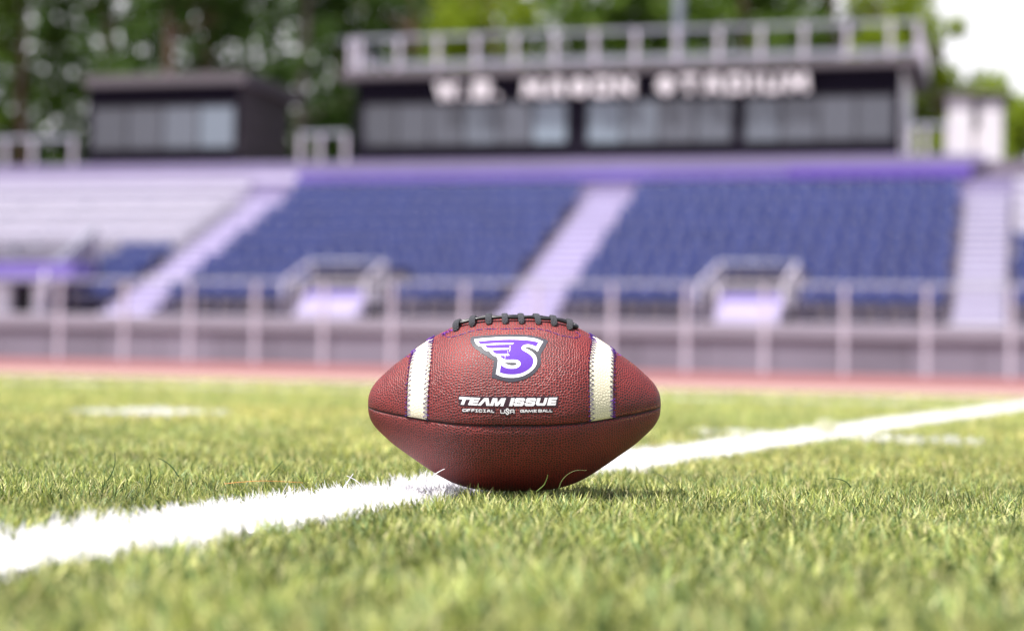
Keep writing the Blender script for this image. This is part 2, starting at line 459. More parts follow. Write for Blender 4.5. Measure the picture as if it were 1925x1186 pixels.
# lace stitching line
mb = MB()
path = [(836, 630), (840, 634), (848, 634.5), (862, 631), (880, 625), (895, 621), (911, 618.8), (940, 619), (965, 618.5), (990, 617.8),
        (1010, 618.5), (1025, 621), (1040, 625.5), (1055, 631.5), (1068, 633.5), (1080, 636), (1088, 634), (1091, 631), (1087, 627), (1080, 624)]
P3 = [on_ball(*p) for p in path]
fine = []
for i in range(len(P3) - 1):
    for t in np.linspace(0, 1, 6)[:-1]:
        fine.append((P3[i][0] + (P3[i + 1][0] - P3[i][0]) * t, P3[i][1] + (P3[i + 1][1] - P3[i][1]) * t))
for i in range(0, len(fine) - 4, 5):
    mb.tube([surf(np.array(a), np.array(b), .0002 + .0002 * (j in (1, 2))) for j, (a, b) in enumerate(fine[i:i + 5])], .0003, 4)
mb.build('lace_stitching', M['thread'], ball)

# laces
LP = SEAM + HP
xc = lambda px: (px - 967) * K * .992
mb = MB()
for sgn in (-1, 1):
    pts = []
    for x in np.linspace(xc(853), xc(1081), 60):
        u_ = (x - xc(853)) / (xc(1081) - xc(853)); wob = .0009 * math.sin(x * 190 + sgn) + .0004 * math.sin(x * 420)
        rr = float(R_of(x))
        off = .0030 * min(1, min(u_, 1 - u_) * 14 + .1) + .0003 * math.sin(x * 260 + 2 * sgn)
        pts.append(Vector(surf(np.array(x), np.array(LP + (sgn * .0019 + wob * .5) / rr), off, True)))
    mb.tube(pts, .0016, 8)
mb.tube([Vector(surf(np.array(xc(1074) + .0045 * math.sin(t)), np.array(LP - .004 * math.cos(t) / .078), .0017, True)) for t in np.linspace(-.2, math.pi + .2, 12)], .0021, 8)
mb.build('lace_cord', M['cord'], ball, True)
for px_, lean in ((861.5, -.1), (890, -.05), (919, .0), (949, .02), (979, .04), (1008.5, .1), (1038.5, .05), (1068, .02)):
    x0 = xc(px_); rr = float(R_of(x0)); hl = .0152
    rows = []
    for s in np.linspace(-1, 1, 25):
        arc = s * hl; ph = LP + arc / rr
        edge = abs(s)
        off = .0044 * (1 - max(0, (edge - .35) / .65) ** 2.2) + .0004
        wdt = .0029 * math.sqrt(max(.02, 1 - max(0, (edge - .82) / .18) ** 2))
        hgt = .0021 * (1 if edge < .85 else max(.3, 1 - (edge - .85) * 4))
        cx_ = x0 - lean * arc
        ring = []
        for t in range(12):
            a = 2 * math.pi * t / 12
            ca, sa = math.cos(a), math.sin(a)
            sx = math.copysign(abs(ca) ** .6, ca); sy = math.copysign(abs(sa) ** .6, sa)
            ring.append(surf(np.array(cx_ + sx * wdt), np.array(ph), off + sy * hgt / 2, True))
        rows.append(ring)
    mb = MB(); vs = [p for r_ in rows for p in r_]; fs = []
    for i in range(24):
        for j in range(12):
            a = i * 12 + j; b = i * 12 + (j + 1) % 12; fs.append((a, a + 12, b + 12, b))
    fs.append(tuple(range(12))); fs.append(tuple(24 * 12 + j for j in range(11, -1, -1)))
    mb.add(vs, fs); mb.build('lace', M['lace'], ball, True)

# printed marks: outlines on the panel, cut fine enough to follow its curve
def decal(name, polys, m, off, conv, parent=ball, holes=None, maxlen=.0035):
    mb = MB()
    for poly in polys:
        pts = [conv(*p) for p in poly]
        tris = tessellate_polygon([[Vector((a, b, 0)) for a, b in pts]])
        P = [(a, b) for a, b in pts]
        work = [[P[i] for i in t] for t in tris]; out = []
        while work:
            t = work.pop()
            L = []
            for i in range(3):
                a, b = t[i], t[(i + 1) % 3]
                L.append(((a[0] - b[0]) ** 2 + (a[1] - b[1]) ** 2))
            i = L.index(max(L))
            if L[i] > (maxlen / K) ** 2:
                a, b, c = t[i], t[(i + 1) % 3], t[(i + 2) % 3]
                mdp = ((a[0] + b[0]) / 2, (a[1] + b[1]) / 2)
                work += [[a, mdp, c], [mdp, b, c]]
            else: out.append(t)
        cache = {}; vs = []; fs = []
        for t in out:
            f = []
            for p in t:
                k = (round(p[0], 3), round(p[1], 3))
                if k not in cache:
                    x, ph = on_ball(*p); cache[k] = len(vs); vs.append(tuple(surf(np.array(x), np.array(ph), off)))
                f.append(cache[k])
            a = (t[1][0] - t[0][0]) * (t[2][1] - t[0][1]) - (t[1][1] - t[0][1]) * (t[2][0] - t[0][0])
            if abs(a) > 1e-9: fs.append(tuple(f) if a < 0 else tuple(f[::-1]))
        mb.add(vs, fs)
    return mb.build(name, m, parent, True)
def smooth_poly(p, keep=35, n=3):
    """round the gentle corners of a closed outline"""
    out = []; N = len(p)
    for i in range(N):
        p0, p1, p2, p3 = [Vector(p[(i + k) % N]) for k in (-1, 0, 1, 2)]
        def sharp(a, b, c):
            u, v = (b - a), (c - b)
            return u.length > 0 and v.length > 0 and u.angle(v) > math.radians(keep)
        q0 = p1 if sharp(p0, p1, p2) else p0
        q3 = p2 if sharp(p1, p2, p3) else p3
        m1 = (p2 - q0) * .5 if q0 != p1 else (p2 - p1) * .8
        m2 = (q3 - p1) * .5 if q3 != p2 else (p2 - p1) * .8
        L = (p2 - p1).length
        if m1.length > L: m1 = m1.normalized() * L
        if m2.length > L: m2 = m2.normalized() * L
        for k in range(n):
            t = k / n
            out.append(tuple((2 * t ** 3 - 3 * t * t + 1) * p1 + (t ** 3 - 2 * t * t + t) * m1 + (-2 * t ** 3 + 3 * t * t) * p2 + (t ** 3 - t * t) * m2))
    return out
A = lambda x, y: (880 + x / 11.8625, 625 + y / 11.8625)
B = lambda x, y: (855 + x / 18.3333, 735 + y / 18.3333)
D = lambda x, y: (950 + x / 18.3333, 735 + y / 18.3333)
grey = [(75,110),(200,88),(400,70),(700,52),(1000,48),(1250,55),(1430,75),(1600,115),(1790,185),(1745,270),(1680,380),(1610,520),(1625,620),(1610,720),(1560,820),(1480,910),(1380,980),(1260,1040),(1120,1085),(980,1105),(850,1095),(700,1055),(520,1005),(528,940),(550,820),(575,640),(540,600),(450,565),(400,515),(300,470),(230,410),(150,350),(90,280),(58,210),(58,150)]
whit = [(145,155),(300,138),(500,122),(750,108),(1000,105),(1250,112),(1400,125),(1530,150),(1672,208),(1630,275),(1580,360),(1550,432),(1490,388),(1400,345),(1320,325),(1275,340),(1290,362),(1360,395),(1440,450),(1500,515),(1530,590),(1532,670),(1500,760),(1430,840),(1340,910),(1230,965),(1100,1000),(960,1010),(830,1000),(720,975),(620,930),(635,850),(650,750),(665,620),(640,550),(570,520),(520,480),(478,425),(400,410),(345,370),(308,318),(240,305),(180,260),(150,200)]
purp = [(225,207),(400,190),(700,170),(1000,165),(1250,175),(1400,190),(1500,208),(1568,232),(1515,322),(1440,290),(1350,270),(1280,275),(1215,300),(1185,345),(1200,385),(1260,425),(1340,470),(1410,530),(1450,590),(1455,660),(1430,740),(1370,810),(1280,870),(1170,915),(1050,935),(900,935),(800,920),(705,895),(715,820),(732,722),(780,760),(860,795),(960,808),(1060,800),(1130,770),(1165,730),(1170,680),(1140,640),(1090,615),(1000,608),(850,608),(780,585),(735,555),(708,520),(850,520),(925,517),(900,478),(625,478),(565,440),(540,400),(700,390),(890,387),(912,350),(700,355),(455,357),(400,328),(372,292),(600,280),(850,272),(985,272),(1022,238),(850,238),(600,245),(290,265),(245,240)]
coun = [(800,670),(1060,677),(1090,690),(1080,712),(1040,732),(960,735),(880,715)]
emblem = decal('emblem', [smooth_poly(grey)], M['p_grey'], .00030, A)
tag(emblem, 'charcoal backed winged letter S emblem in purple and white')
decal('emblem_outline', [smooth_poly(whit)], M['p_white'], .00042, A, emblem)
decal('emblem_fill', [smooth_poly(purp)], M['p_purple'], .00054, A, emblem)
decal('emblem_counter', [smooth_poly(coun)], M['p_grey'], .00054, A, emblem)
decal('emblem_scratch', [[(930,300),(940,300),(938,400),(925,440),(918,438),(930,380)], [(882,410),(888,410),(886,530),(880,530)], [(820,520),(830,520),(828,585),(822,585)]], M['p_white'], .00062, A, emblem)

plate = decal('nameplate', [[(135,150),(560,162),(1300,185),(1900,180),(3560,172),(3590,190),(3540,530),(3500,548),(1600,548),(900,540),(180,515),(165,480),(120,300)],
                            [(230,590),(1400,600),(1390,760),(250,730)],
                            [(1545,600),(1735,560),(1850,560),(1920,600),(2080,610),(2085,800),(1900,800),(1850,840),(1780,840),(1700,790),(1550,790)],
                            [(2225,620),(3380,605),(3385,745),(2230,760)]], M['p_plate'], .00026, B)
SP = [(330,285),(375,240),(640,240),(682,275),(668,345),(570,335),(572,318),(440,316),(432,335),(610,348),(655,390),(628,470),(575,515),(320,515),(275,465),(285,405),(395,412),(400,438),(528,440),(538,420),(350,400),(312,355)]
sh = lambda P, dx: [(x + dx, y) for x, y in P]
OX = 1741.7
letters = [[(170,200),(545,215),(520,292),(385,290),(315,470),(205,462),(275,285),(145,275)],
           [(565,215),(880,235),(850,308),(650,298),(640,322),(828,330),(800,395),(610,388),(600,412),(805,425),(768,492),(455,475)],
           [(1010,238),(1160,240),(1205,500),(1085,500),(1055,330),(895,498),(785,492)],
           [(1310,240),(1465,245),(1470,395),(1600,245),(1765,242),(1670,518),(1560,515),(1610,395),(1480,512),(1385,510),(1370,350),(1320,505),(1205,500)],
           sh([(205,240),(325,240),(240,515),(125,512)], OX), sh(SP, OX), sh(SP, OX + 383),
           sh([(1100,238),(1220,238),(1165,415),(1300,418),(1360,232),(1455,235),(1400,440),(1350,500),(1090,498),(1050,440)], OX),
           sh([(1500,225),(1795,220),(1770,295),(1590,300),(1582,322),(1755,322),(1740,390),(1565,395),(1558,415),(1748,410),(1725,490),(1430,495)], OX)]
for L_ in letters:
    decal('letter', [L_], M['p_white'], .00040, B, plate)
STK = {'O': [[(0,.15),(.15,0),(.85,0),(1,.15),(1,.85),(.85,1),(.15,1),(0,.85),(0,.15)]], 'F': [[(0,1),(0,0),(1,0)], [(0,.5),(.85,.5)]],
       'I': [[(0,0),(1,0)], [(.5,0),(.5,1)], [(0,1),(1,1)]], 'C': [[(1,.2),(.85,0),(.15,0),(0,.15),(0,.85),(.15,1),(.85,1),(1,.8)]],
       'A': [[(0,1),(.3,0),(.7,0),(1,1)], [(.15,.65),(.85,.65)]], 'L': [[(0,0),(0,1),(1,1)]],
       'G': [[(1,.15),(.85,0),(.15,0),(0,.15),(0,.85),(.15,1),(1,1),(1,.5),(.5,.5)]], 'M': [[(0,1),(.1,0),(.5,.8),(.9,0),(1,1)]],
       'E': [[(1,0),(0,0),(0,1),(1,1)], [(0,.5),(.85,.5)]], 'B': [[(0,0),(.9,0),(1,.2),(.9,.5),(0,.5)], [(0,0),(0,1),(.9,1),(1,.75),(.9,.5)]],
       'U': [[(0,0),(0,.85),(.15,1),(.85,1),(1,.85),(1,0)]], 'R': [[(0,1),(0,.15),(.12,0),(.88,0),(1,.15),(1,1)], [(0,.62),(1,.62)]],
       'S': [[(1,.36),(.62,.06),(.38,.06),(.08,.26),(.92,.72),(.62,.94),(.38,.94),(0,.64)]],
       'T': [[(0,0),(1,0)], [(.5,0),(.5,1)]], 'D': [[(0,0),(.8,0),(1,.2),(1,.8),(.8,1),(0,1),(0,0)]],
       'N': [[(0,1),(0,0),(1,1),(1,0)]], 'W': [[(0,0),(.25,1),(.5,.2),(.75,1),(1,0)]], '.': [[(.3,.94),(.7,.94)]]}
def strokes(ch, x0, x1, y0, y1, wv, slope=0):
    qs = []
    for pl in STK[ch]:
        for i in range(len(pl) - 1):
            a = Vector((x0 + pl[i][0] * (x1 - x0), y0 + pl[i][1] * (y1 - y0))); b = Vector((x0 + pl[i + 1][0] * (x1 - x0), y0 + pl[i + 1][1] * (y1 - y0)))
            d = (b - a).normalized(); nn = Vector((-d.y, d.x)) * wv / 2; e = d * wv * .42
            qs.append([tuple(a - e + nn), tuple(b + e + nn), tuple(b + e - nn), tuple(a - e - nn)])
    return qs
H = 13
small = [('O',280,410,622,692),('F',445,535,622,700),('F',588,675,626,706),('I',722,785,630,710),('C',835,938,634,714),('I',992,1060,636,716),('A',1112,1222,646,722),('L',1275,1350,650,728)]
small += [(c, a + OX, b + OX, y0, y1) for c, a, b, y0, y1 in [('G',522,632,648,722),('A',662,768,650,724),('M',800,940,648,722),('E',985,1070,648,716),('B',1145,1250,640,714),('A',1290,1392,640,712),('L',1425,1495,636,710),('L',1535,1605,634,706)]]
for i, (c, a, b, y0, y1) in enumerate(small):
    decal('letter', strokes(c, a, b, y0, y1, 24), M['p_white'], .00040 + .00001 * (i % 2), B, plate)
decal('letter', strokes('U', 1582, 1712, 650, 755, 26), M['p_white'], .00040, B, plate)
decal('letter', strokes('R', 175 + OX, 300 + OX, 642, 758, 26), M['p_white'], .00040, B, plate)
decal('letter', strokes('S', 1748, 1876, 596, 806, 36), M['p_white'], .00043, B, plate)

# ------------------------------------------------------------------ turf blades
rng = np.random.default_rng(11)
def vnoise(x, y, s, seed=0):
    """smooth value noise"""
    X = x / s; Y = y / s; xi = np.floor(X).astype(np.int64); yi = np.floor(Y).astype(np.int64); fx = X - xi; fy = Y - yi
    fx = fx * fx * (3 - 2 * fx); fy = fy * fy * (3 - 2 * fy)
    def h(a, b):
        n_ = (a * 374761393 + b * 668265263 + seed * 1442695041) & 0x7fffffff
        n_ = ((n_ ^ (n_ >> 13)) * 1274126177) & 0x7fffffff
        return ((n_ ^ (n_ >> 16)) & 0xffff) / 65535.0
    return (h(xi, yi) * (1 - fx) + h(xi + 1, yi) * fx) * (1 - fy) + (h(xi, yi + 1) * (1 - fx) + h(xi + 1, yi + 1) * fx) * fy
# painted lines: (start, direction, length, half width)
def line_of(pa, pb, wdt, ext=0):
    a = np.array(ground(*pa)); b = np.array(ground(*pb)); L = np.linalg.norm(b - a); d = (b - a) / L
    return a - d * ext, d, L + 2 * ext, wdt / 2
YL = line_of((0, 1006), (1925, 757), .138, 4.0)
T1 = line_of((1325, 802), (1838, 821), .15)
T2 = line_of((188, 769), (362, 765), .28)
SL = (np.array(W(-40, FE - 2.1, 0))[:2], np.array(US)[:2], 80.0, .10)
LINES = [YL, T1, T2, SL]
LN = ['yard_line', 'hash_mark', 'hash_mark', 'boundary_line']
def which_line(x, y, jit=0.0):
    out = np.full(x.shape, -1)
    for k, (a, d, L, hw) in enumerate(LINES):
        rx, ry = x - a[0], y - a[1]; s = rx * d[0] + ry * d[1]; t = -rx * d[1] + ry * d[0]
        tj = np.abs(t) + (vnoise(x, y, .012, 5 + k) - .5) * .022 + (vnoise(x, y, .05, 9) - .5) * .012 + rng.normal(0, jit, x.shape)
        out[(tj < hw) & (s > 0) & (s < L) & (out < 0)] = k
    return out
buf = {-1: [], 0: [], 1: [], 2: [], 3: []}
def ball_under(x, y):
    """height of the underside of the ball above a point (inf outside)"""
    lx = x - BC[0]; ly = y - BC[1]; r = R_of(lx)
    h = BC[2] - np.sqrt(np.maximum(r * r - ly * ly, 0)) + lx * ROLL
    return np.where((np.abs(ly) < r) & (np.abs(lx) < .14), h, 9.0)
def blades(d0, d1, dens, lev, wd0, margin=.35, per=7, hmul=1.0):
    area_n = 0
    d = np.sqrt(rng.uniform(d0 * d0 + 3.5 * d0 * margin, d1 * d1 + 3.5 * d1 * margin, 10)) # placeholder for size only
    hw0, hw1 = d0 * .29 + margin, d1 * .29 + margin
    area = (hw0 + hw1) * (d1 - d0)
    nt_ = int(area * dens / per)
    y = rng.uniform(d0, d1, nt_ * 2); hw = y * .29 + margin
    keep = rng.uniform(0, hw1, nt_ * 2) < hw; y = y[keep][:nt_]; hw = hw[keep][:nt_]
    x = rng.uniform(-1, 1, y.size) * hw
    inside = (x * WS.x + y * WS.y) < FE - .02
    x, y = x[inside], y[inside]
    # tufts -> blades
    cl = vnoise(x, y, .03, 1); c2 = vnoise(x, y, .11, 2); c3 = vnoise(x, y, .6, 3)
    la = vnoise(x, y, .05, 4) * 6.28 * 2 + rng.normal(0, .5, x.size)
    tx = np.repeat(x, per); ty = np.repeat(y, per)
    cl, c2, c3, la = [np.repeat(a, per) for a in (cl, c2, c3, la)]
    n = tx.size
    a = rng.uniform(0, 6.283, n); rr = rng.uniform(0, .0035, n)
    bx = tx + np.cos(a) * rr; by = ty + np.sin(a) * rr
    L = (.0130 + .0084 * rng.beta(3, 2, n) + .007 * (cl - .5) + .004 * (c2 - .5)) * hmul
    lean = np.clip(np.abs(rng.normal(.66, .42, n)), .05, 1.6)
    ang = np.where(rng.random(n) < .5, la, a) + rng.normal(0, .5, n)
    curl = rng.normal(.7, .5, n)
    wid = wd0 * rng.uniform(.75, 1.25, n)
    li = which_line(bx, by, .002)
    dead = rng.random(n); 
    # colour
    base = np.array([[.33, .35, .085], [.24, .31, .12], [.54, .51, .20], [.055, .09, .02], [.56, .48, .26]])
    pick = rng.choice(5, n, p=[.29, .22, .22, .20, .07])
    col = base[pick] * rng.uniform(.8, 1.25, (n, 1))
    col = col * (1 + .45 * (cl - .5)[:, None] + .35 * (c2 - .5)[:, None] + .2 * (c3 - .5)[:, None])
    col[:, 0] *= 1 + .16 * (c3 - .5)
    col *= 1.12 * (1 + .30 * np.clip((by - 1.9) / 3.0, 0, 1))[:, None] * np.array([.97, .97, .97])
    pw = (li >= 0) & (rng.random(n) < np.where(li == 0, .985, np.where(li == 1, .93, .99)))
    near_line = (li < 0) & (which_line(bx, by, .016) == 0) & (rng.random(n) < .05)
    wc = np.array([.91, .895, .92]) * rng.uniform(.92, 1.03, (n, 1))
    col = np.where((pw | near_line)[:, None], np.minimum(wc, .93), col)
    L = np.where(pw & (li == 0), L * 1.04, L)
    # pressed down under the ball
    hu = ball_under(bx, by)
    hu2 = np.minimum(hu, np.minimum(ball_under(bx + .005, by), ball_under(bx - .005, by)))
    hu2 = np.minimum(hu2, np.minimum(ball_under(bx, by + .005), ball_under(bx, by - .003)))
    zmax = np.maximum(np.minimum(hu2, 9) - .0012, .004)
    # build
    K_ = lev
    V = np.zeros((n, K_, 2, 3), np.float32)
    face = rng.uniform(0, 6.283, n)
    sx, sy = np.cos(face), np.sin(face)
    px_ = bx.copy(); py_ = by.copy(); pz = np.zeros(n); th = lean * .35
    seg = L / (K_ - 1)
    for k in range(K_):
        wk = wid * (1 - (k / (K_ - 1)) ** 1.6 * .86) * .5
        zz = np.minimum(pz, zmax)
        V[:, k, 0] = np.stack([px_ - sx * wk, py_ - sy * wk, zz], -1)
        V[:, k, 1] = np.stack([px_ + sx * wk, py_ + sy * wk, zz], -1)
        th = th + (lean * .5 + curl * .55) / (K_ - 1)
        px_ = px_ + np.cos(ang) * np.sin(th) * seg; py_ = py_ + np.sin(ang) * np.sin(th) * seg; pz = pz + np.cos(th) * seg
    cls = np.where(pw, li, -1)
    for c in buf:
        s = cls == c
        if s.any(): buf[c].append((K_, V[s], col[s].astype(np.float32)))
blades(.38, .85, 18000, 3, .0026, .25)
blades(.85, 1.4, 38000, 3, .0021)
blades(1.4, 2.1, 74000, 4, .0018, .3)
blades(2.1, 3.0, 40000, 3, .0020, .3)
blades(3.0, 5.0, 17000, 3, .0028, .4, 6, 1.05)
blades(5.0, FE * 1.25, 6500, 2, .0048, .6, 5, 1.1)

def blade_object(name, parts):
    vs = []; fl = []; cs = []; o = 0
    for K_, V, col in parts:
        n = V.shape[0]; vs.append(V.reshape(-1, 3)); cs.append(np.repeat(col, K_ * 2, 0))
        b = (np.arange(n) * K_ * 2)[:, None] + o
        for k in range(K_ - 1):
            fl.append(b + np.array([2 * k, 2 * k + 1, 2 * k + 3, 2 * k + 2])[None, :])
        o += n * K_ * 2
    vs = np.concatenate(vs); fl = np.concatenate(fl).astype(np.int32); cs = np.concatenate(cs)
    me = bpy.data.meshes.new(name)
    me.vertices.add(len(vs)); me.vertices.foreach_set('co', vs.reshape(-1))
    me.loops.add(fl.size); me.loops.foreach_set('vertex_index', fl.reshape(-1))
    me.polygons.add(len(fl)); me.polygons.foreach_set('loop_start', np.arange(0, fl.size, 4, dtype=np.int32))
    at = me.attributes.new('tint', 'FLOAT_COLOR', 'POINT')
    at.data.foreach_set('color', np.concatenate([cs, np.ones((len(cs), 1))], 1).astype(np.float32).reshape(-1))
    me.update(calc_edges=True)
    me.materials.append(M['blade'])
    ob = bpy.data.objects.new(name, me); C.objects.link(ob)
    return ob
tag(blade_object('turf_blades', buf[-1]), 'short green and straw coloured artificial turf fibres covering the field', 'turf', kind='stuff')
a_, d_, L_, h_ = YL; n_ = np.array([-d_[1], d_[0]]); h_ -= .018
q_ = [a_ + n_ * h_ * -1, a_ + d_ * L_ - n_ * h_, a_ + d_ * L_ + n_ * h_, a_ + n_ * h_]
tag(MB().add([(p[0], p[1], .004) for p in q_], [(0, 1, 2, 3)]).build('line_bounce_paint', mat('line_bounce_paint', (.62, .61, .63), .8, .04, 60)), kind='structure')  # white paint sheet added under the fibres, bounces light into the line
tag(blade_object('yard_line', buf[0]), 'broad white painted line of turf fibres running diagonally past the ball', 'painted line', kind='stuff')
tag(blade_object('hash_mark', buf[1]), 'short white painted mark crossing the long line right of the ball', 'painted line', kind='stuff')
tag(blade_object('hash_mark', buf[2]), 'short white painted dash on the turf far left of the ball', 'painted line', kind='stuff')
tag(blade_object('boundary_line', buf[3]), 'thin faint white line along the far edge of the turf', 'painted line', kind='stuff')

# long stray fibres
def strand(pts, wdt, col, name, label, cat='turf fibre', group=None):
    mb = MB(); P = []
    for (x, y, dd) in pts: P.append(Vector(CO + ray(x, y) * dd * .7066))
    c = cat_rom([p.x for p in P], 5), cat_rom([p.y for p in P], 5), cat_rom([p.z for p in P], 5)
    P = [Vector(q) for q in zip(*c)]; n = len(P)
    mb.tube(P, [wdt * (1 - .6 * i / (n - 1)) for i in range(n)], 5)
    o = mb.build(name, mat('fibre_' + label.split()[0], col, .5, .1, 100), None, True)
    return tag(o, label, cat, group)
G = 'long stray turf fibres'
strand([(200, 905, 2.5), (210, 890, 2.5), (216, 870, 2.5), (216, 850, 2.5)], .0007, (.04, .09, .02), 'long_fibre', 'dark green upright curved turf strand, tallest at far left', group=G)
strand([(336, 896, 2.5), (325, 880, 2.5), (312, 868, 2.5), (297, 861, 2.5)], .0008, (.035, .08, .02), 'long_fibre', 'dark green strand bending left in the turf left of the line', group=G)
strand([(282, 912, 2.45), (283, 890, 2.45), (280, 868, 2.45)], .0007, (.05, .09, .02), 'long_fibre', 'dark straight upright strand between two curved ones at left', group=G)
strand([(508, 892, 2.52), (520, 879, 2.52), (532, 866, 2.52)], .0007, (.06, .11, .02), 'long_fibre', 'dark strand leaning right beyond the white line', group=G)
strand([(1008, 924, 2.33), (1022, 912, 2.33), (1028, 900, 2.33), (1030, 892, 2.33)], .0006, (.10, .15, .03), 'long_fibre', 'green strand curving up in front of the ball underside', group=G)
strand([(1050, 920, 2.33), (1056, 904, 2.33), (1068, 891, 2.33), (1084, 884, 2.33), (1103, 884, 2.33)], .0004, (.11, .14, .04), 'long_fibre', 'thin arching strand against the lower right of the ball', group=G)
strand([(1262, 908, 2.5), (1248, 896, 2.5), (1222, 885, 2.5)], .0006, (.3, .34, .16), 'long_fibre', 'pale strand lying in the turf right of the ball', group=G)
strand([(1600, 915, 2.45), (1590, 905, 2.45), (1575, 900, 2.45), (1556, 898, 2.45)], .0008, (.07, .12, .03), 'long_fibre', 'dark strand arching left in the turf at right', group=G)
strand([(1198, 885, 2.75), (1193, 868, 2.75), (1191, 850, 2.75)], .0007, (.25, .3, .14), 'long_fibre', 'pale upright strand before the line right of the ball', group=G)
strand([(644, 926, 2.38), (652, 908, 2.38), (664, 890, 2.38)], .0007, (.75, .73, .78), 'long_fibre', 'white painted strand leaning right above the line edge', group=G)
strand([(690, 925, 2.38), (672, 905, 2.38), (652, 894, 2.38)], .0006, (.72, .7, .75), 'long_fibre', 'white painted strand crossing another beside the line', group=G)
strand([(805, 905, 2.36), (816, 893, 2.36), (826, 886, 2.36), (836, 881, 2.36)], .0007, (.75, .73, .78), 'long_fibre', 'white painted strand rising across the lower left of ball', group=G)
strand([(802, 905, 2.36), (800, 893, 2.36), (803, 883, 2.36)], .0007, (.72, .7, .75), 'long_fibre', 'short white hooked strand at the lower left of ball', group=G)
strand([(422, 909, 2.44), (450, 906, 2.44), (500, 903.5, 2.44), (570, 907, 2.44)], .0003, (.75, .25, .06), 'orange_fibre', 'thin orange fibre lying on the turf left of the ball')
# pale tuft beyond the line
gx, gy = ground(1551, 806); mb = MB()
for i in range(150):
    a = random.uniform(0, 6.28); r_ = .022 * math.sqrt(random.random()); x = gx + math.cos(a) * r_; y = gy + math.sin(a) * r_
    h_ = random.uniform(.025, .042) * (1 - .4 * (r_ / .022) ** 2)
    mb.tube([(x, y, .0), (x + random.uniform(-.004, .004), y, h_ * .6), (x + random.uniform(-.01, .01), y + random.uniform(-.008, .008), h_)], .0014, 3)
tag(mb.build('pale_tuft', mat('pale_fibre', (.62, .62, .45), .6, .1, 50)), 'small pale tuft of turf sticking up just beyond the long white line', 'tuft')

# ------------------------------------------------------------------ front fence
w_f = 32.8
def post_fence(name, label, cat, wd, posts, ztop, zbot, pw, rails, rm, pm):
    u0 = min(posts)
    t = thing(name, label, cat, u0, wd, zbot)
    for u in posts:
        MB().box(u - u0 - pw / 2, u - u0 + pw / 2, -pw / 2, pw / 2, 0, ztop - zbot, .01).build('post', pm, t)
    for z, rh in rails:
        MB().box(min(posts) - u0 - pw * .6, max(posts) - u0 + pw * .6, -pw / 2 - .006, pw / 2 + .006, z - zbot - rh / 2, z - zbot + rh / 2, .008).build('rail', rm, t)
    return t
ppx = [-145, -20, 112, 234, 357, 480, 608, 737, 872, 1010, 1150, 1290, 1437, 1587, 1742, 1900, 2060]
fu = [spot(x, 600, w_f)[0] for x in ppx]
ft = spot(960, 532, w_f)[1]
post_fence('field_fence', 'pale steel post and rail fence running along the foot of the grandstand', 'fence', w_f, fu, ft, 0, .075,
           [(ft, .075)], M['rail'], M['post'])

# ------------------------------------------------------------------ grandstand
W0, RP, NR = 35.3, .84, 9
Z0 = spot(960, 601, W0)[1]
ZT = spot(960, 343, W0 + 8 * RP)[1] - .72
RISE = (ZT - Z0) / 8
zr = lambda i: Z0 + RISE * i
wr = lambda i: W0 + RP * i
w_w = 34.3
ua0, ua1 = spot(225, 600, W0)[0], spot(305, 600, W0)[0]       # left stairs
uc0, uc1 = spot(955, 600, W0)[0], spot(1052, 600, W0)[0]      # centre stairs
ur0, ur1 = spot(1793, 612, W0)[0], spot(1890, 612, W0)[0]     # right stairs
UL, UR = spot(-420, 600, W0)[0], spot(2250, 600, W0)[0]
st = thing('grandstand', 'stepped concrete grandstand rising behind the fence in mauve and purple', 'grandstand', UL, w_w, 0)
LU = UR - UL
cap_b = spot(960, 629, w_w)[1]
np_ = 24
for i in range(np_):
    a = LU * i / np_; b = LU * (i + 1) / np_
    MB().box(a + .012, b - .012, 0, .2, .0, cap_b - .01, .01).build('wall_panel', M['panel'], st)
MB().box(0, LU, .03, .19, 0, cap_b - .02).build('wall', M['concrete'], st)
MB().box(0, LU, -.06, .3, cap_b, Z0 - .02, .02).build('wall_cap', M['cap'], st)
MB().box(0, LU, .3, W0 - .5 - w_w, Z0 - .2, Z0 - .03).build('walkway', M['concrete'], st)
for i in range(NR):
    a = wr(i) - .5 - w_w; b = wr(i + 1) - .5 - w_w + (.01 if i < NR - 1 else 0)
    MB().box(0, LU, a, b, (zr(i) - .5) if i else 0, zr(i) - .005 * (i > 0), 0).build('tread', M['concrete'], st)
# parapet at the top
wp = wr(NR) - .5
zb_, zc_ = spot(960, 340, wp)[1], spot(960, 322, wp)[1]
zd_ = spot(960, 300, wp)[1]
MB().box(0, LU, wp - w_w, wp - w_w + .2, zr(NR - 1) - .5, zb_ - .01).build('parapet', M['lilac_dim'], st)
uA = spot(480, 330, wp)[0] - UL; uB = spot(560, 330, wp)[0] - UL; uC = spot(1480, 330, wp)[0] - UL; uD = spot(1826, 330, wp)[0] - UL
MB().box(0, uA, wp - w_w - .04, wp - w_w + .2, zb_, zc_).build('parapet_band', M['lilac'], st)
MB().box(uA + .01, uB - .01, wp - w_w - .02, wp - w_w + .2, zb_, zc_).build('parapet_band', M['lilac'], st)
MB().box(uB, uC, wp - w_w - .04, wp - w_w + .2, zb_, zc_).build('parapet_band', M['purple'], st)
MB().box(uC + .01, uD, wp - w_w - .05, wp - w_w + .2, zb_, zc_ + .02).build('parapet_band', M['purple_deep'], st)
MB().box(0, uD + .3, wp - w_w - .01, wp - w_w + .25, zc_ + .03, zd_).build('parapet_cap', M['lilac_dim'], st)
MB().box(0, LU, wp - w_w + .25, wp - w_w + 9, zd_ - .5, zd_ - .12).build('concourse', M['concrete'], st)

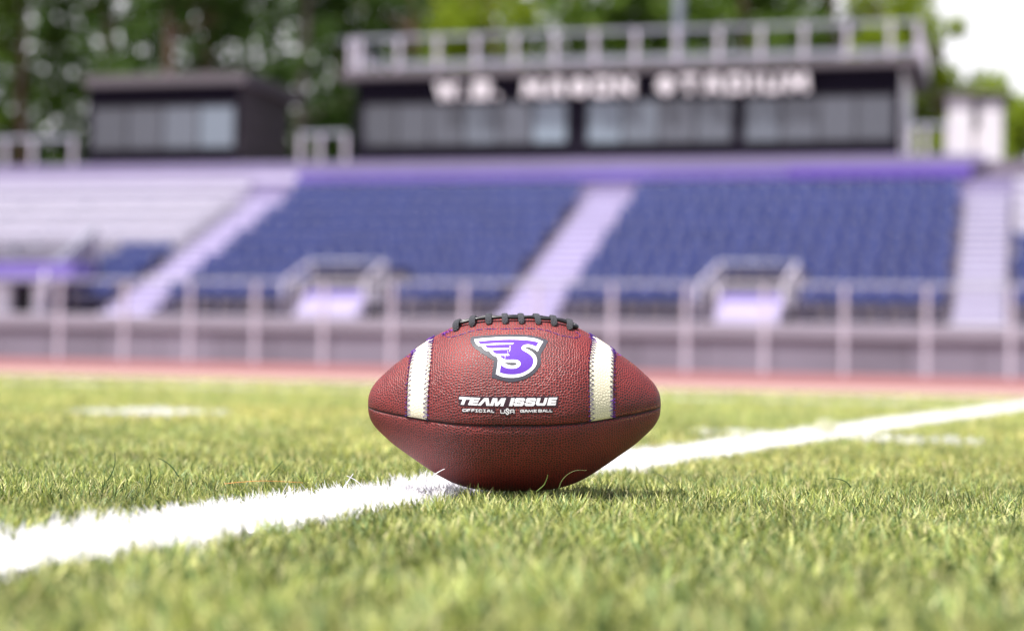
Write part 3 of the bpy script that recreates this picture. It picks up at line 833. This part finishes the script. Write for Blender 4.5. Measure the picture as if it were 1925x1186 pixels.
SKW = 0.0
def sk(dw): return SKW * dw
def stairs(label, u0, u1, m):
    t = thing('stairs', label, 'stairs', u0, W0 - .5, Z0)
    hi = RISE / 2; dp = RP / 2
    for k in range(NR * 2):
        MB().box(sk(k * dp), u1 - u0 + sk(k * dp), k * dp - .02, (k + 1) * dp, max(0, (k - 1) * hi - .02), (k + 1) * hi + .02, .012).build('step', m, t)
        MB().box(.01, u1 - u0 - .01, k * dp - .028, k * dp - .021, (k + 1) * hi - .075, (k + 1) * hi - .01).build('nosing', M['lilac_dim'], t)
    MB().box(-.05, u1 - u0 + .05, -.35, -.03, -.12, .03, .01).build('landing', m, t)
    return t
stairs('lilac aisle stairs at left between silver benches and blue seats', ua0, ua1, M['lilac'])
stairs('pale lilac centre aisle stairs dividing the two blue seat blocks', uc0, uc1, M['lilac'])
stairs('wide pale aisle stairs at right of the blue seats', ur0, ur1, M['silver'])

# seats
SP_ = .455
def seat_proto(w_):
    mb = MB()
    h = w_ / 2 - .008
    mb.box(-h, h, -.40, .02, .40, .445, .015)                 # pan
    # curved back as a thin shell
    rows = []
    for z, y in ((.49, .02), (.57, .04), (.66, .065), (.72, .085)):
        hh = h * (1 if z < .70 else .88)
        rows.append([(-hh, y - .03, z), (-hh * .5, y, z), (hh * .5, y, z), (hh, y - .03, z)])
    vs = [p for r_ in rows for p in r_] + [(x, y + .03, z) for r_ in rows for x, y, z in r_]
    fs = []
    for r_ in range(3):
        for c in range(3):
            a = r_ * 4 + c; fs.append((a, a + 1, a + 5, a + 4)); fs.append((16 + a + 4, 16 + a + 5, 16 + a + 1, 16 + a))
    ring = [0, 1, 2, 3, 7, 11, 15, 14, 13, 12, 8, 4]
    for i in range(12):
        a, b = ring[i], ring[(i + 1) % 12]; fs.append((b, a, 16 + a, 16 + b))
    mb.add(vs, fs)
    mb.box(-.03, .03, -.12, .0, 0, .40)
    mb.plate = len(mb.f)  # faces of the glint patch start here
    mb.box(-.02, .02, .035, .062, .668, .695, .004)  # small pale patch added to imitate the glint on each seat
    return mb
seat_mesh = None
cand = []
ordn = ['first', 'second', 'third', 'fourth', 'fifth', 'sixth', 'seventh', 'eighth', 'ninth', 'tenth', 'eleventh', 'twelfth', 'thirteenth', 'fourteenth', 'fifteenth', 'sixteenth', 'seventeenth', 'eighteenth', 'nineteenth', 'twentieth']
rown = ['front row', 'second row', 'third row', 'fourth row', 'fifth row', 'sixth row', 'seventh row', 'eighth row', 'top row']
def block(u0, u1, rows, word, from_right):
    n = max(1, round((u1 - u0 - .06) / SP_)); pitch = (u1 - u0 - .06) / n
    for i in rows:
        m_ = n
        for k in range(m_):
            u = u0 + .03 + pitch * (k + .5 + (.08 if i % 2 else -.08))
            j = m_ - 1 - k if from_right else k
            cand.append((i, u, f'navy stadium seat, {ordn[j]} {word}, {rown[i]}'))
# entrance openings in the blocks (no seats there)
p1a, p1b = spot(555, 560, W0)[0], spot(728, 560, W0)[0]
p2a, p2b = spot(1325, 560, W0)[0], spot(1508, 560, W0)[0]
block(ua1 + .1, uc0 - .1, range(NR), 'left of the centre stairs', True)
block(uc1 + .1, ur0 - .1, range(NR), 'right of the centre stairs', False)
block(spot(110, 575, W0)[0], ua0 - .1, range(0, 4), 'left of the left stairs', True)
block(ur1 + .1, ur1 + .1 + SP_ * 3.2, range(0, 5), 'right of the right stairs', False)
cand = [c for c in cand if not (c[0] < 2 and (p1a < c[1] < p1b or p2a < c[1] < p2b))]
cand.sort(key=lambda c: c[0])
proto = None
for (i, u, lab) in cand[:300]:
    if proto is None:
        pb = seat_proto(SP_); proto = pb.build('stadium_seat', M['seat']); o = proto
        proto.data.materials.append(M['seat_glint'])
        for pi in range(pb.plate, len(pb.f)): proto.data.polygons[pi].material_index = 1
    else:
        o = proto.copy(); C.objects.link(o)
    o.location = W(u + sk(wr(i) - W0), wr(i) + .05, zr(i)); o.rotation_euler = (0, 0, -TH)
    tag(o, lab, 'stadium seat', 'navy seats in rows on the grandstand')
if len(cand) > 300:
    mb = MB(); pm_ = seat_proto(SP_)
    for (i, u, lab) in cand[300:]:
        mb.add([tuple(W(u + x + sk(wr(i) - W0), wr(i) + .05 + y, zr(i) + z)) for x, y, z in pm_.v], pm_.f)
    tag(mb.build('stadium_seats', M['seat']), 'uppermost navy seats below the purple band', 'stadium seats', kind='stuff')

# aluminium benches
def bench(u0, u1, i, label, grp):
    if u0 > -5: u0 += sk(wr(i) - W0)
    else: u1 += sk(wr(i) - W0)
    t = thing('bench', label, 'bench', u0, wr(i), zr(i), grp)
    L = u1 - u0
    MB().box(0, L, -.2, .1, .40, .44, .01).build('seat_plank', M['silver'], t)
    MB().box(0, L, .10, .14, .56, .74, .01).build('backrest_plank', M['silver'], t)
    MB().box(0, L, .30, .34, .10, .32, .01).build('riser_plank', M['silver'], t)
    MB().box(0, L, -.56, -.24, .0, .03, .008).build('foot_plank', M['silver'], t)
    for x in np.arange(.3, L, 1.8):
        MB().box(x, x + .06, -.15, .05, .0, .40).build('leg', M['rail'], t)
for k, i in enumerate(range(4, NR)):
    bench(UL + .2, ua0 - .1, i, f'silver bleacher bench left of the left stairs, {rown[i]}', 'silver bleacher benches')
    bench(ur1 + .1, UR - .2, i, f'silver bleacher bench right of the right stairs, {rown[i]}', 'silver bleacher benches')
bench(ur1 + .1 + SP_ * 3.2, UR - .2, 3, 'silver bleacher bench beyond the last seats at right', 'silver bleacher benches')

# entrances with railings
def entrance(ua, ub, side):
    wb = 34.72
    base = Z0 - .02
    t = thing('entrance_steps', f'lilac steps below the railing in the {side} seat block', 'steps', ua + .35, wb - .3, base)
    Lw = ub - ua - .7
    for k in range(3):
        MB().box(0, Lw, .18 * k, .18 * (k + 1) + .02, -.25 if k == 0 else 0, .14 * (k + 1), .01).build('step', M['lilac'], t)
    MB().box(.02, Lw - .02, 0.56, .64, 0, .55).build('riser_panel', M['purple'], t)
    t = thing('entrance_railing', f'pale tubular railing round the opening in the {side} seat block', 'railing', ua, wb, base)
    zt = spot((575 + 735) / 2, 492, wb + .75)[1] - base
    zm = zt * .52; L = ub - ua; r = .034
    for x in (.28, L - .12):
        MB().tube([(x, 0.75, 0), (x, 0.75, zt)], r).build('post', M['post'], t, True)
    for x in (-.02, .32, L - .3):
        MB().tube([(x, 0, 0), (x, 0, zm * 1.2)], r).build('post', M['post'], t, True)
    MB().tube([(.2, 0.75, zt), (L - .08, 0.75, zt)], r).build('rail', M['rail'], t, True)
    MB().tube([(-.02, 0, zm * 1.2), (.28, 0.75, zt)], r).build('rail', M['post'], t, True)
    MB().tube([(L - .3, 0, zm * 1.2), (L - .12, 0.75, zt)], r).build('rail', M['post'], t, True)
    MB().tube([(-.02, 0, zm * 1.2), (.32, 0, zm * 1.2)], r).build('rail', M['post'], t, True)
    MB().box(.3, L - .2, 0.71, .79, .28, zm * 1.05, .01).build('panel', M['cap'], t)
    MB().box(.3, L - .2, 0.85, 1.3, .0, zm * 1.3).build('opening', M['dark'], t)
entrance(p1a, p1b, 'left')
entrance(p2a, p2b, 'right')

# ramp and doorway at far left
t = thing('ramp_wall', 'purple topped ramp wall with dark doorway at far left of the stand', 'ramp', *[spot(-60, 600, 34.7)[0], 34.7, Z0 - .02])
ax = spot(0, 600, 34.7)[0] - spot(-60, 600, 34.7)[0]
bx_ = spot(135, 600, 34.7)[0] - spot(-60, 600, 34.7)[0]
z1 = spot(80, 530, 34.7)[1] - Z0; z2 = spot(80, 492, 34.7)[1] - Z0
d0 = spot(18, 600, 34.7)[0] - spot(-60, 600, 34.7)[0]; d1 = spot(60, 600, 34.7)[0] - spot(-60, 600, 34.7)[0]
MB().box(-3, d0, 0, .9, 0, z1).build('wall', M['cap'], t)
MB().box(d1, d1 + .35, 0, .9, 0, z1).build('wall', M['cap'], t)
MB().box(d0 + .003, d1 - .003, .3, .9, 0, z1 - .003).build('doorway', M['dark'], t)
MB().box(-3, bx_, -.03, .93, z1 + .003, z2, .02).build('fascia', M['purple'], t)
t = thing('ramp_railing', 'sloping pale handrail above the purple ramp wall at far left', 'railing', spot(85, 510, 34.7)[0], 34.7, Z0)
h0 = spot(85, 510, 34.7)[1] - Z0
e1u, e1z = spot(182, 430, 36.3); e1u -= spot(85, 510, 34.7)[0]; e1z -= Z0
MB().tube([(0, 0, h0), (e1u, 1.6, e1z)], .05).build('handrail', M['rail'], t, True)
MB().tube([(0, 0, -.0), (0, 0, h0)], .05).build('post', M['post'], t, True)
MB().tube([(e1u, 1.6, .6), (e1u, 1.6, e1z)], .06).build('post', M['post'], t, True)
MB().add([(0, 0, h0 - .12), (e1u, 1.6, e1z - .12), (e1u, 1.6, e1z - 1.0), (0, 0, h0 - .9), (0, .03, h0 - .12), (e1u, 1.63, e1z - .12), (e1u, 1.63, e1z - 1.0), (0, .03, h0 - .9)],
         [(0, 1, 2, 3), (7, 6, 5, 4), (0, 4, 5, 1), (1, 5, 6, 2), (2, 6, 7, 3), (3, 7, 4, 0)]).build('infill_panel', M['cap'], t)

# ------------------------------------------------------------------ press boxes
def windows(t, u_base, wd, z_base, groups, ytop, ybot):
    for (xa, xb, n) in groups:
        ua_, za = spot(xa, ytop(xa), wd); ub_, zb2 = spot(xb, ybot(xb), wd)
        _, zt2 = spot(xb, ytop(xb), wd); _, zlo = spot(xa, ybot(xa), wd)
        z1_ = (za + zt2) / 2 - z_base; z0_ = (zb2 + zlo) / 2 - z_base
        L = ub_ - ua_; pw_ = L / n
        for k in range(n):
            a = ua_ - u_base + k * pw_; b = a + pw_
            f = MB(); q = .05
            f.box(a, b, -.03, .02, z0_ - q, z0_); f.box(a, b, -.03, .02, z1_, z1_ + q)
            f.box(a, a + q * .6, -.03, .02, z0_, z1_); f.box(b - q * .6, b, -.03, .02, z0_, z1_)
            fo = f.build('window', M['frame'], t)
            MB().box(a + q * .6, b - q * .6, -.012, .0, z0_, z1_).build('pane', M['glass'], fo)
wb = 43.95
zP = zd_ - .12
uL_, _ = spot(668, 250, wb); uR_, _ = spot(1692, 250, wb)
_, zTl = spot(1180, 139, wb)
t = thing('press_box', 'long black press box with roof railing and stadium name in white', 'press box', uL_, wb, zP)
HH = zTl - zP; LL = uR_ - uL_
MB().box(0, LL, .02, 4.0, 0, HH, 0).build('wall', M['black'], t)
for k in range(9):
    a = HH * k / 9
    MB().box(LL + .003, LL + .03, .1, 3.9, a + .01, HH * (k + 1) / 9 - .01).build('siding_board', M['bright'], t)
ytop = lambda x: 199 - (x - 680) * .018; ybot = lambda x: 272 - (x - 680) * .010
windows(t, uL_, wb, zP, [(684, 1066, 6), (1104, 1376, 4), (1400, 1680, 4)], ytop, ybot)
roof = MB().box(-.45, LL + .5, -.22, 4.3, HH, HH + .22, .02).build('roof', M['fascia'], t)
rz = HH + .22
zr_ = spot(1180, 53, wb - .5)[1] - zP
rp = [spot(x, 60, wb - .5)[0] - uL_ for x in (652, 668, 743, 816, 889, 962, 1037, 1113, 1190, 1268, 1347, 1427, 1508, 1590, 1672)]
rl = MB().box(rp[0] - .05, LL + .45, -.20, -.13, zr_ - .05, zr_ + .04).build('roof_rail', M['rail'], t)
MB().box(rp[0] - .05, LL + .45, -.19, -.14, rz + .12, rz + .2).build('roof_rail', M['rail'], t)
MB().box(LL + .38, LL + .45, -.11, 4.1, zr_ - .05, zr_ + .04).build('roof_rail', M['rail'], t)
MB().box(-.42, -.35, -.11, 4.1, zr_ - .05, zr_ + .04).build('roof_rail', M['rail'], t)
for x in rp + [LL + .4]:
    MB().box(x - .05, x + .05, -.21, -.12, rz, zr_, .008).build('roof_post', M['post'], t)
for y in (.7, 1.8, 2.9, 4.0):
    MB().box(LL + .36, LL + .46, y - .05, y + .05, rz, zr_, .008).build('roof_post', M['post'], t)
    MB().box(-.44, -.34, y - .05, y + .05, rz, zr_, .008).build('roof_post', M['post'], t)
for x in np.linspace(-.3, LL + .3, 20):
    MB().box(x - .03, x + .03, 4.05, 4.15, rz, zr_).build('roof_post', M['rail'], t)
MB().box(-.4, LL + .4, 4.06, 4.14, zr_ - .04, zr_ + .03).build('roof_rail', M['rail'], t)
# the name
s0, sz0 = spot(822, 172, wb - .12); s1, _ = spot(1521, 163, wb - .12)
txt = 'W.B. MASON STADIUM'
wid = {' ': .7, '.': .35, 'I': .35, 'M': 1.15, 'W': 1.25}
tot = sum(wid.get(c, 1.0) * 1.0 + .28 for c in txt) - .28
un = (s1 - s0) / tot; xh = s0 - uL_
lh = .44; zc = sz0 - zP
for c in txt:
    ww = wid.get(c, 1.0) * un
    if c != ' ':
        mb = MB()
        sw = .125
        polys = [[(xh + .06, zc + lh / 2 - .06), (xh + ww - .06, zc - lh / 2 + .06)]]
        if c == 'I': qs = strokes('I', xh + ww / 2 - .001, xh + ww / 2 + .001, zc + lh / 2 - .05, zc - lh / 2 + .05, sw)
        elif c == '.': qs = [[(xh, zc - lh / 2), (xh + .11, zc - lh / 2), (xh + .11, zc - lh / 2 + .11), (xh, zc - lh / 2 + .11)]]
        else: qs = strokes(c, xh + .055, xh + ww - .055, zc + lh / 2 - .05, zc - lh / 2 + .05, sw)
        for n_, q in enumerate(qs):
            y0, y1 = -.26 - .002 * n_, -.03
            vs = [(a, y0, b) for a, b in q] + [(a, y1, b) for a, b in q]
            mb.add(vs, [(0, 1, 2, 3), (7, 6, 5, 4), (0, 4, 5, 1), (1, 5, 6, 2), (2, 6, 7, 3), (3, 7, 4, 0)])
        mb.build('sign_letter', M['letter'], t)
    xh += ww + .28 * un

# small press box at left
wb2 = 43.5
uL2, _ = spot(163, 250, wb2); uR2, _ = spot(447, 250, wb2)
_, zT2 = spot(300, 163, wb2)
t = thing('press_booth', 'small black press booth with four grey windows at left', 'press box', uL2, wb2, zP)
HH2 = zT2 - zP; L2 = uR2 - uL2
MB().box(0, L2, .02, 3.4, 0, HH2).build('wall', M['black'], t)
nb = 12
for k in range(nb):
    a = HH2 * k / nb
    MB().box(L2 + .003, L2 + .04, .05, 3.35, a + .012, HH2 * (k + 1) / nb - .012).build('siding_board', M['side'], t)
windows(t, uL2, wb2, zP, [(174, 441, 4)], lambda x: 202, lambda x: 278)
MB().box(-.02, L2 + .3, -.2, 3.8, HH2, HH2 + .3, .02).build('roof', M['fascia'], t)

# concourse railings
def px_rail(label, xs_, yt, yb, wd):
    us = [spot(x, 280, wd)[0] for x in xs_]; zt = spot(sum(xs_) / len(xs_), yt, wd)[1]
    post_fence('concourse_railing', label, 'railing', wd, us, zt, zP, .09, [(zt, .09)], M['rail'], M['post'])
px_rail('pale railing on the concourse left of the press booth', [-100, -40, 10, 62, 138], 262, 300, 43.2)
px_rail('pale railing on the concourse between booth and press box', [566, 602, 650], 252, 300, 43.2)
px_rail('pale railing on the concourse between press box and white tower', [1712, 1740, 1780], 236, 290, 43.2)

# white tower at right
uT0, zT0 = spot(1782, 200, 43.5); uT1, _ = spot(1884, 200, 43.5); zTT = spot(1835, 184, 43.5)[1]
t = thing('stair_tower', 'pale cream stair tower at the top of the right stairs', 'tower', uT0, 43.5, zP - .6)
Lt = uT1 - uT0; Ht = zTT - zP + .6
MB().box(0, .55, 0, .5, 0, Ht).build('pier', M['white'], t)
MB().box(Lt - .5, Lt, 0, .5, 0, Ht - .1).build('pier', M['white'], t)
MB().box(.553, Lt - .503, .12, .4, 0, Ht - .75).build('door_panel', M['cream'], t)
MB().box(.553, Lt - .503, .05, .45, Ht - .55, Ht - .05).build('lintel', M['fascia'], t)
MB().box(.1, Lt - .003, .503, 2.5, 0, Ht - .12).build('wall', M['cream'], t)
MB().box(-.1, Lt + .1, -.1, 2.6, Ht, Ht + .1, .02).build('roof', M['fascia'], t)

# light pole
uP, _ = spot(1276, 100, 51)
t = thing('light_pole', 'blue grey floodlight pole rising behind the press box', 'light pole', uP, 51, 0)
MB().tube([(0, 0, 0), (0, 0, 22)], .17, 14, .12).build('pole', M['steel'], t, True)
MB().tube([(0, 0, 0), (0, 0, .3)], .3, 14).build('base', M['steel'], t, True)
MB().box(-1.3, 1.3, -.08, .08, 21.6, 21.8, .02).build('crossarm', M['steel'], t)
for x in (-1.1, -.4, .4, 1.1):
    MB().tube([(x, -.1, 21.5), (x, -.45, 21.2)], .22, 12, .3).build('floodlight', M['steel'], t, True)

# ------------------------------------------------------------------ trees
def tree(px, wd, height, rad, z_lo, leafm, n, label, seed, barkm=None, pine=False, trunk_r=.28, leaf=.26, squash=1.0, holes=.0):
    rg = random.Random(seed); wd *= .7066
    u, _ = spot(px, 300, wd)
    t = thing('tree', label, 'tree', u, wd, 0, 'trees behind the grandstand')
    mb = MB()
    pts = [(0, 0, 0)]; x = y = 0
    for k in range(1, 9):
        x += rg.uniform(-.12, .12); y += rg.uniform(-.12, .12); pts.append((x, y, height * .95 * k / 8))
    mb.tube(pts, trunk_r, 10, trunk_r * .25)
    limbs = []
    for k in range(14):
        zz = z_lo + (height - z_lo) * rg.uniform(.0, .92); a = rg.uniform(0, 6.28)
        rr = rad * (1 - .6 * max(0, (zz - z_lo) / (height - z_lo) - .3)) * rg.uniform(.6, .95)
        i = min(7, int(zz / height / .95 * 8)); b0 = Vector(pts[i])
        b0 = Vector((b0.x, b0.y, zz))
        tip = b0 + Vector((math.cos(a) * rr, math.sin(a) * rr, rr * rg.uniform(-.1, .5)))
        mb.tube([b0, b0.lerp(tip, .5) + Vector((0, 0, .15)), tip], trunk_r * .32, 6, .03)
        limbs.append((b0, tip))
    mb.build('trunk', barkm or M['bark'], t, True)
    # leaf clumps along limbs
    centers = []
    for b0, tip in limbs:
        for s in (.4, .65, .85, 1.0):
            centers.append((b0.lerp(tip, s) + Vector((rg.gauss(0, .3), rg.gauss(0, .3), rg.gauss(0, .3))), rg.uniform(.5, 1.05) * rad * .34))
    for k in range(30):
        zz = rg.uniform(z_lo, height * 1.02); f = (zz - z_lo) / (height - z_lo); R_ = rad * (1.0 - f ** 2.2 * .75) * rg.random() ** .5; a = rg.uniform(0, 6.28)
        centers.append((Vector((math.cos(a) * R_, math.sin(a) * R_, zz)), rg.uniform(.35, .9) * rad * .33))
    per = max(8, n // len(centers))
    vs = np.zeros((len(centers) * per, 4, 3), np.float32); ri = np.random.default_rng(seed)
    q = 0
    for c, r_ in centers:
        d = ri.normal(0, 1, (per, 3)); d /= np.linalg.norm(d, axis=1)[:, None]; rr = r_ * ri.random(per) ** .45
        p = np.array(c)[None, :] + d * rr[:, None] * np.array([1, 1, squash])
        a = ri.normal(0, 1, (per, 3)); a /= np.linalg.norm(a, axis=1)[:, None]; b = np.cross(a, ri.normal(0, 1, (per, 3))); b /= np.linalg.norm(b, axis=1)[:, None]
        s = leaf * ri.uniform(.5, 1.2, (per, 1))
        vs[q:q + per, 0] = p - a * s * .5; vs[q:q + per, 1] = p + b * s * .3; vs[q:q + per, 2] = p + a * s * .5; vs[q:q + per, 3] = p - b * s * .3
        q += per
    me = bpy.data.meshes.new('crown'); nq = len(vs)
    me.vertices.add(nq * 4); me.vertices.foreach_set('co', vs.reshape(-1))
    me.loops.add(nq * 4); me.loops.foreach_set('vertex_index', np.arange(nq * 4, dtype=np.int32))
    me.polygons.add(nq); me.polygons.foreach_set('loop_start', np.arange(0, nq * 4, 4, dtype=np.int32))
    me.update(calc_edges=True); me.materials.append(leafm)
    o = bpy.data.objects.new('crown', me); C.objects.link(o); o.parent = t
    return t
LD, LM, LB = M['leaf_dark'], M['leaf_mid'], M['leaf_bright']
tree(40, 78, 15, 3.6, 1.5, LM, 15300, 'bushy green tree at the far left edge', 1)
tree(190, 80, 17, 3.4, 2.5, LD, 8200, 'dark leafy tree behind the left part of the press booth', 2)
tree(325, 76, 19, 2.6, 7.5, LD, 7650, 'reddish trunked pine left of a thicker one behind the booth', 3, trunk_r=.27)
tree(395, 78, 20, 2.8, 8.0, LD, 7650, 'thick reddish trunked pine behind the right end of the booth roof', 4, trunk_r=.36)
tree(555, 80, 18, 2.8, 4.5, LD, 9350, 'pale trunked tree behind the gap between the two press boxes', 5, M['bark_pale'], trunk_r=.26)
tree(640, 86, 17, 3.2, 3.0, LD, 8200, 'dark tree behind the left end of the press box roof', 6)
tree(790, 84, 18, 3.2, 4.0, LD, 11050, 'dark tree behind the left third of the roof railing', 7)
tree(935, 77, 12.2, 3.0, 3.0, LB, 11050, 'yellow green sunlit tree above the middle of the roof railing', 8)
tree(1080, 84, 17, 3.2, 4.0, LM, 11050, 'green tree behind the roof railing left of the floodlight pole', 9)
tree(1230, 88, 17, 3.4, 3.0, LM, 12750, 'green tree directly behind the floodlight pole', 10)
tree(1400, 84, 15, 3.4, 3.0, LM, 13600, 'mid green tree right of the floodlight pole', 11)
tree(1570, 82, 14.5, 3.2, 3.0, LM, 13600, 'green tree behind the right end of the roof railing', 12)
tree(1690, 80, 12.0, 2.6, 2.0, LB, 11050, 'bright tree beside the open sky at right end of press box', 13)
tree(1775, 78, 10.3, 2.3, 2.0, LB, 10200, 'low bright green tree between press box and cream tower', 14)
tree(1845, 82, 9.1, 2.2, 1.5, LB, 7650, 'low rounded tree rising just above the cream tower', 15)
tree(1935, 84, 7.8, 2.0, 1.0, LM, 7650, 'low tree at the far right edge beyond the tower', 16)
# far wood behind
mb_n = 44000; ri = np.random.default_rng(5)
uu = ri.uniform(-42, -2, mb_n)
uW = np.array([spot(x, 300, 68)[0] for x in (0, 1560)])
uu = ri.uniform(uW[0] - 26, uW[1], mb_n); ww = ri.uniform(65, 70, mb_n)
zz = ri.random(mb_n) ** .9 * (15.5 + 1.0 * np.sin(uu * .7) + .8 * np.sin(uu * 2.1))
P = np.stack([uu * US.x + ww * WS.x, uu * US.y + ww * WS.y, zz], -1)
a = ri.normal(0, 1, (mb_n, 3)); a /= np.linalg.norm(a, axis=1)[:, None]; b = np.cross(a, ri.normal(0, 1, (mb_n, 3))); b /= np.linalg.norm(b, axis=1)[:, None]
s = .55 * ri.uniform(.5, 1.2, (mb_n, 1))
V = np.stack([P - a * s * .5, P + b * s * .35, P + a * s * .5, P - b * s * .35], 1).astype(np.float32)
me = bpy.data.meshes.new('far_wood'); me.vertices.add(mb_n * 4); me.vertices.foreach_set('co', V.reshape(-1))
me.loops.add(mb_n * 4); me.loops.foreach_set('vertex_index', np.arange(mb_n * 4, dtype=np.int32))
me.polygons.add(mb_n); me.polygons.foreach_set('loop_start', np.arange(0, mb_n * 4, 4, dtype=np.int32)); me.update(calc_edges=True)
me.materials.append(LD); o = bpy.data.objects.new('far_wood', me); C.objects.link(o)
tag(o, 'dense dark wood far behind the stadium', 'wood', kind='stuff')
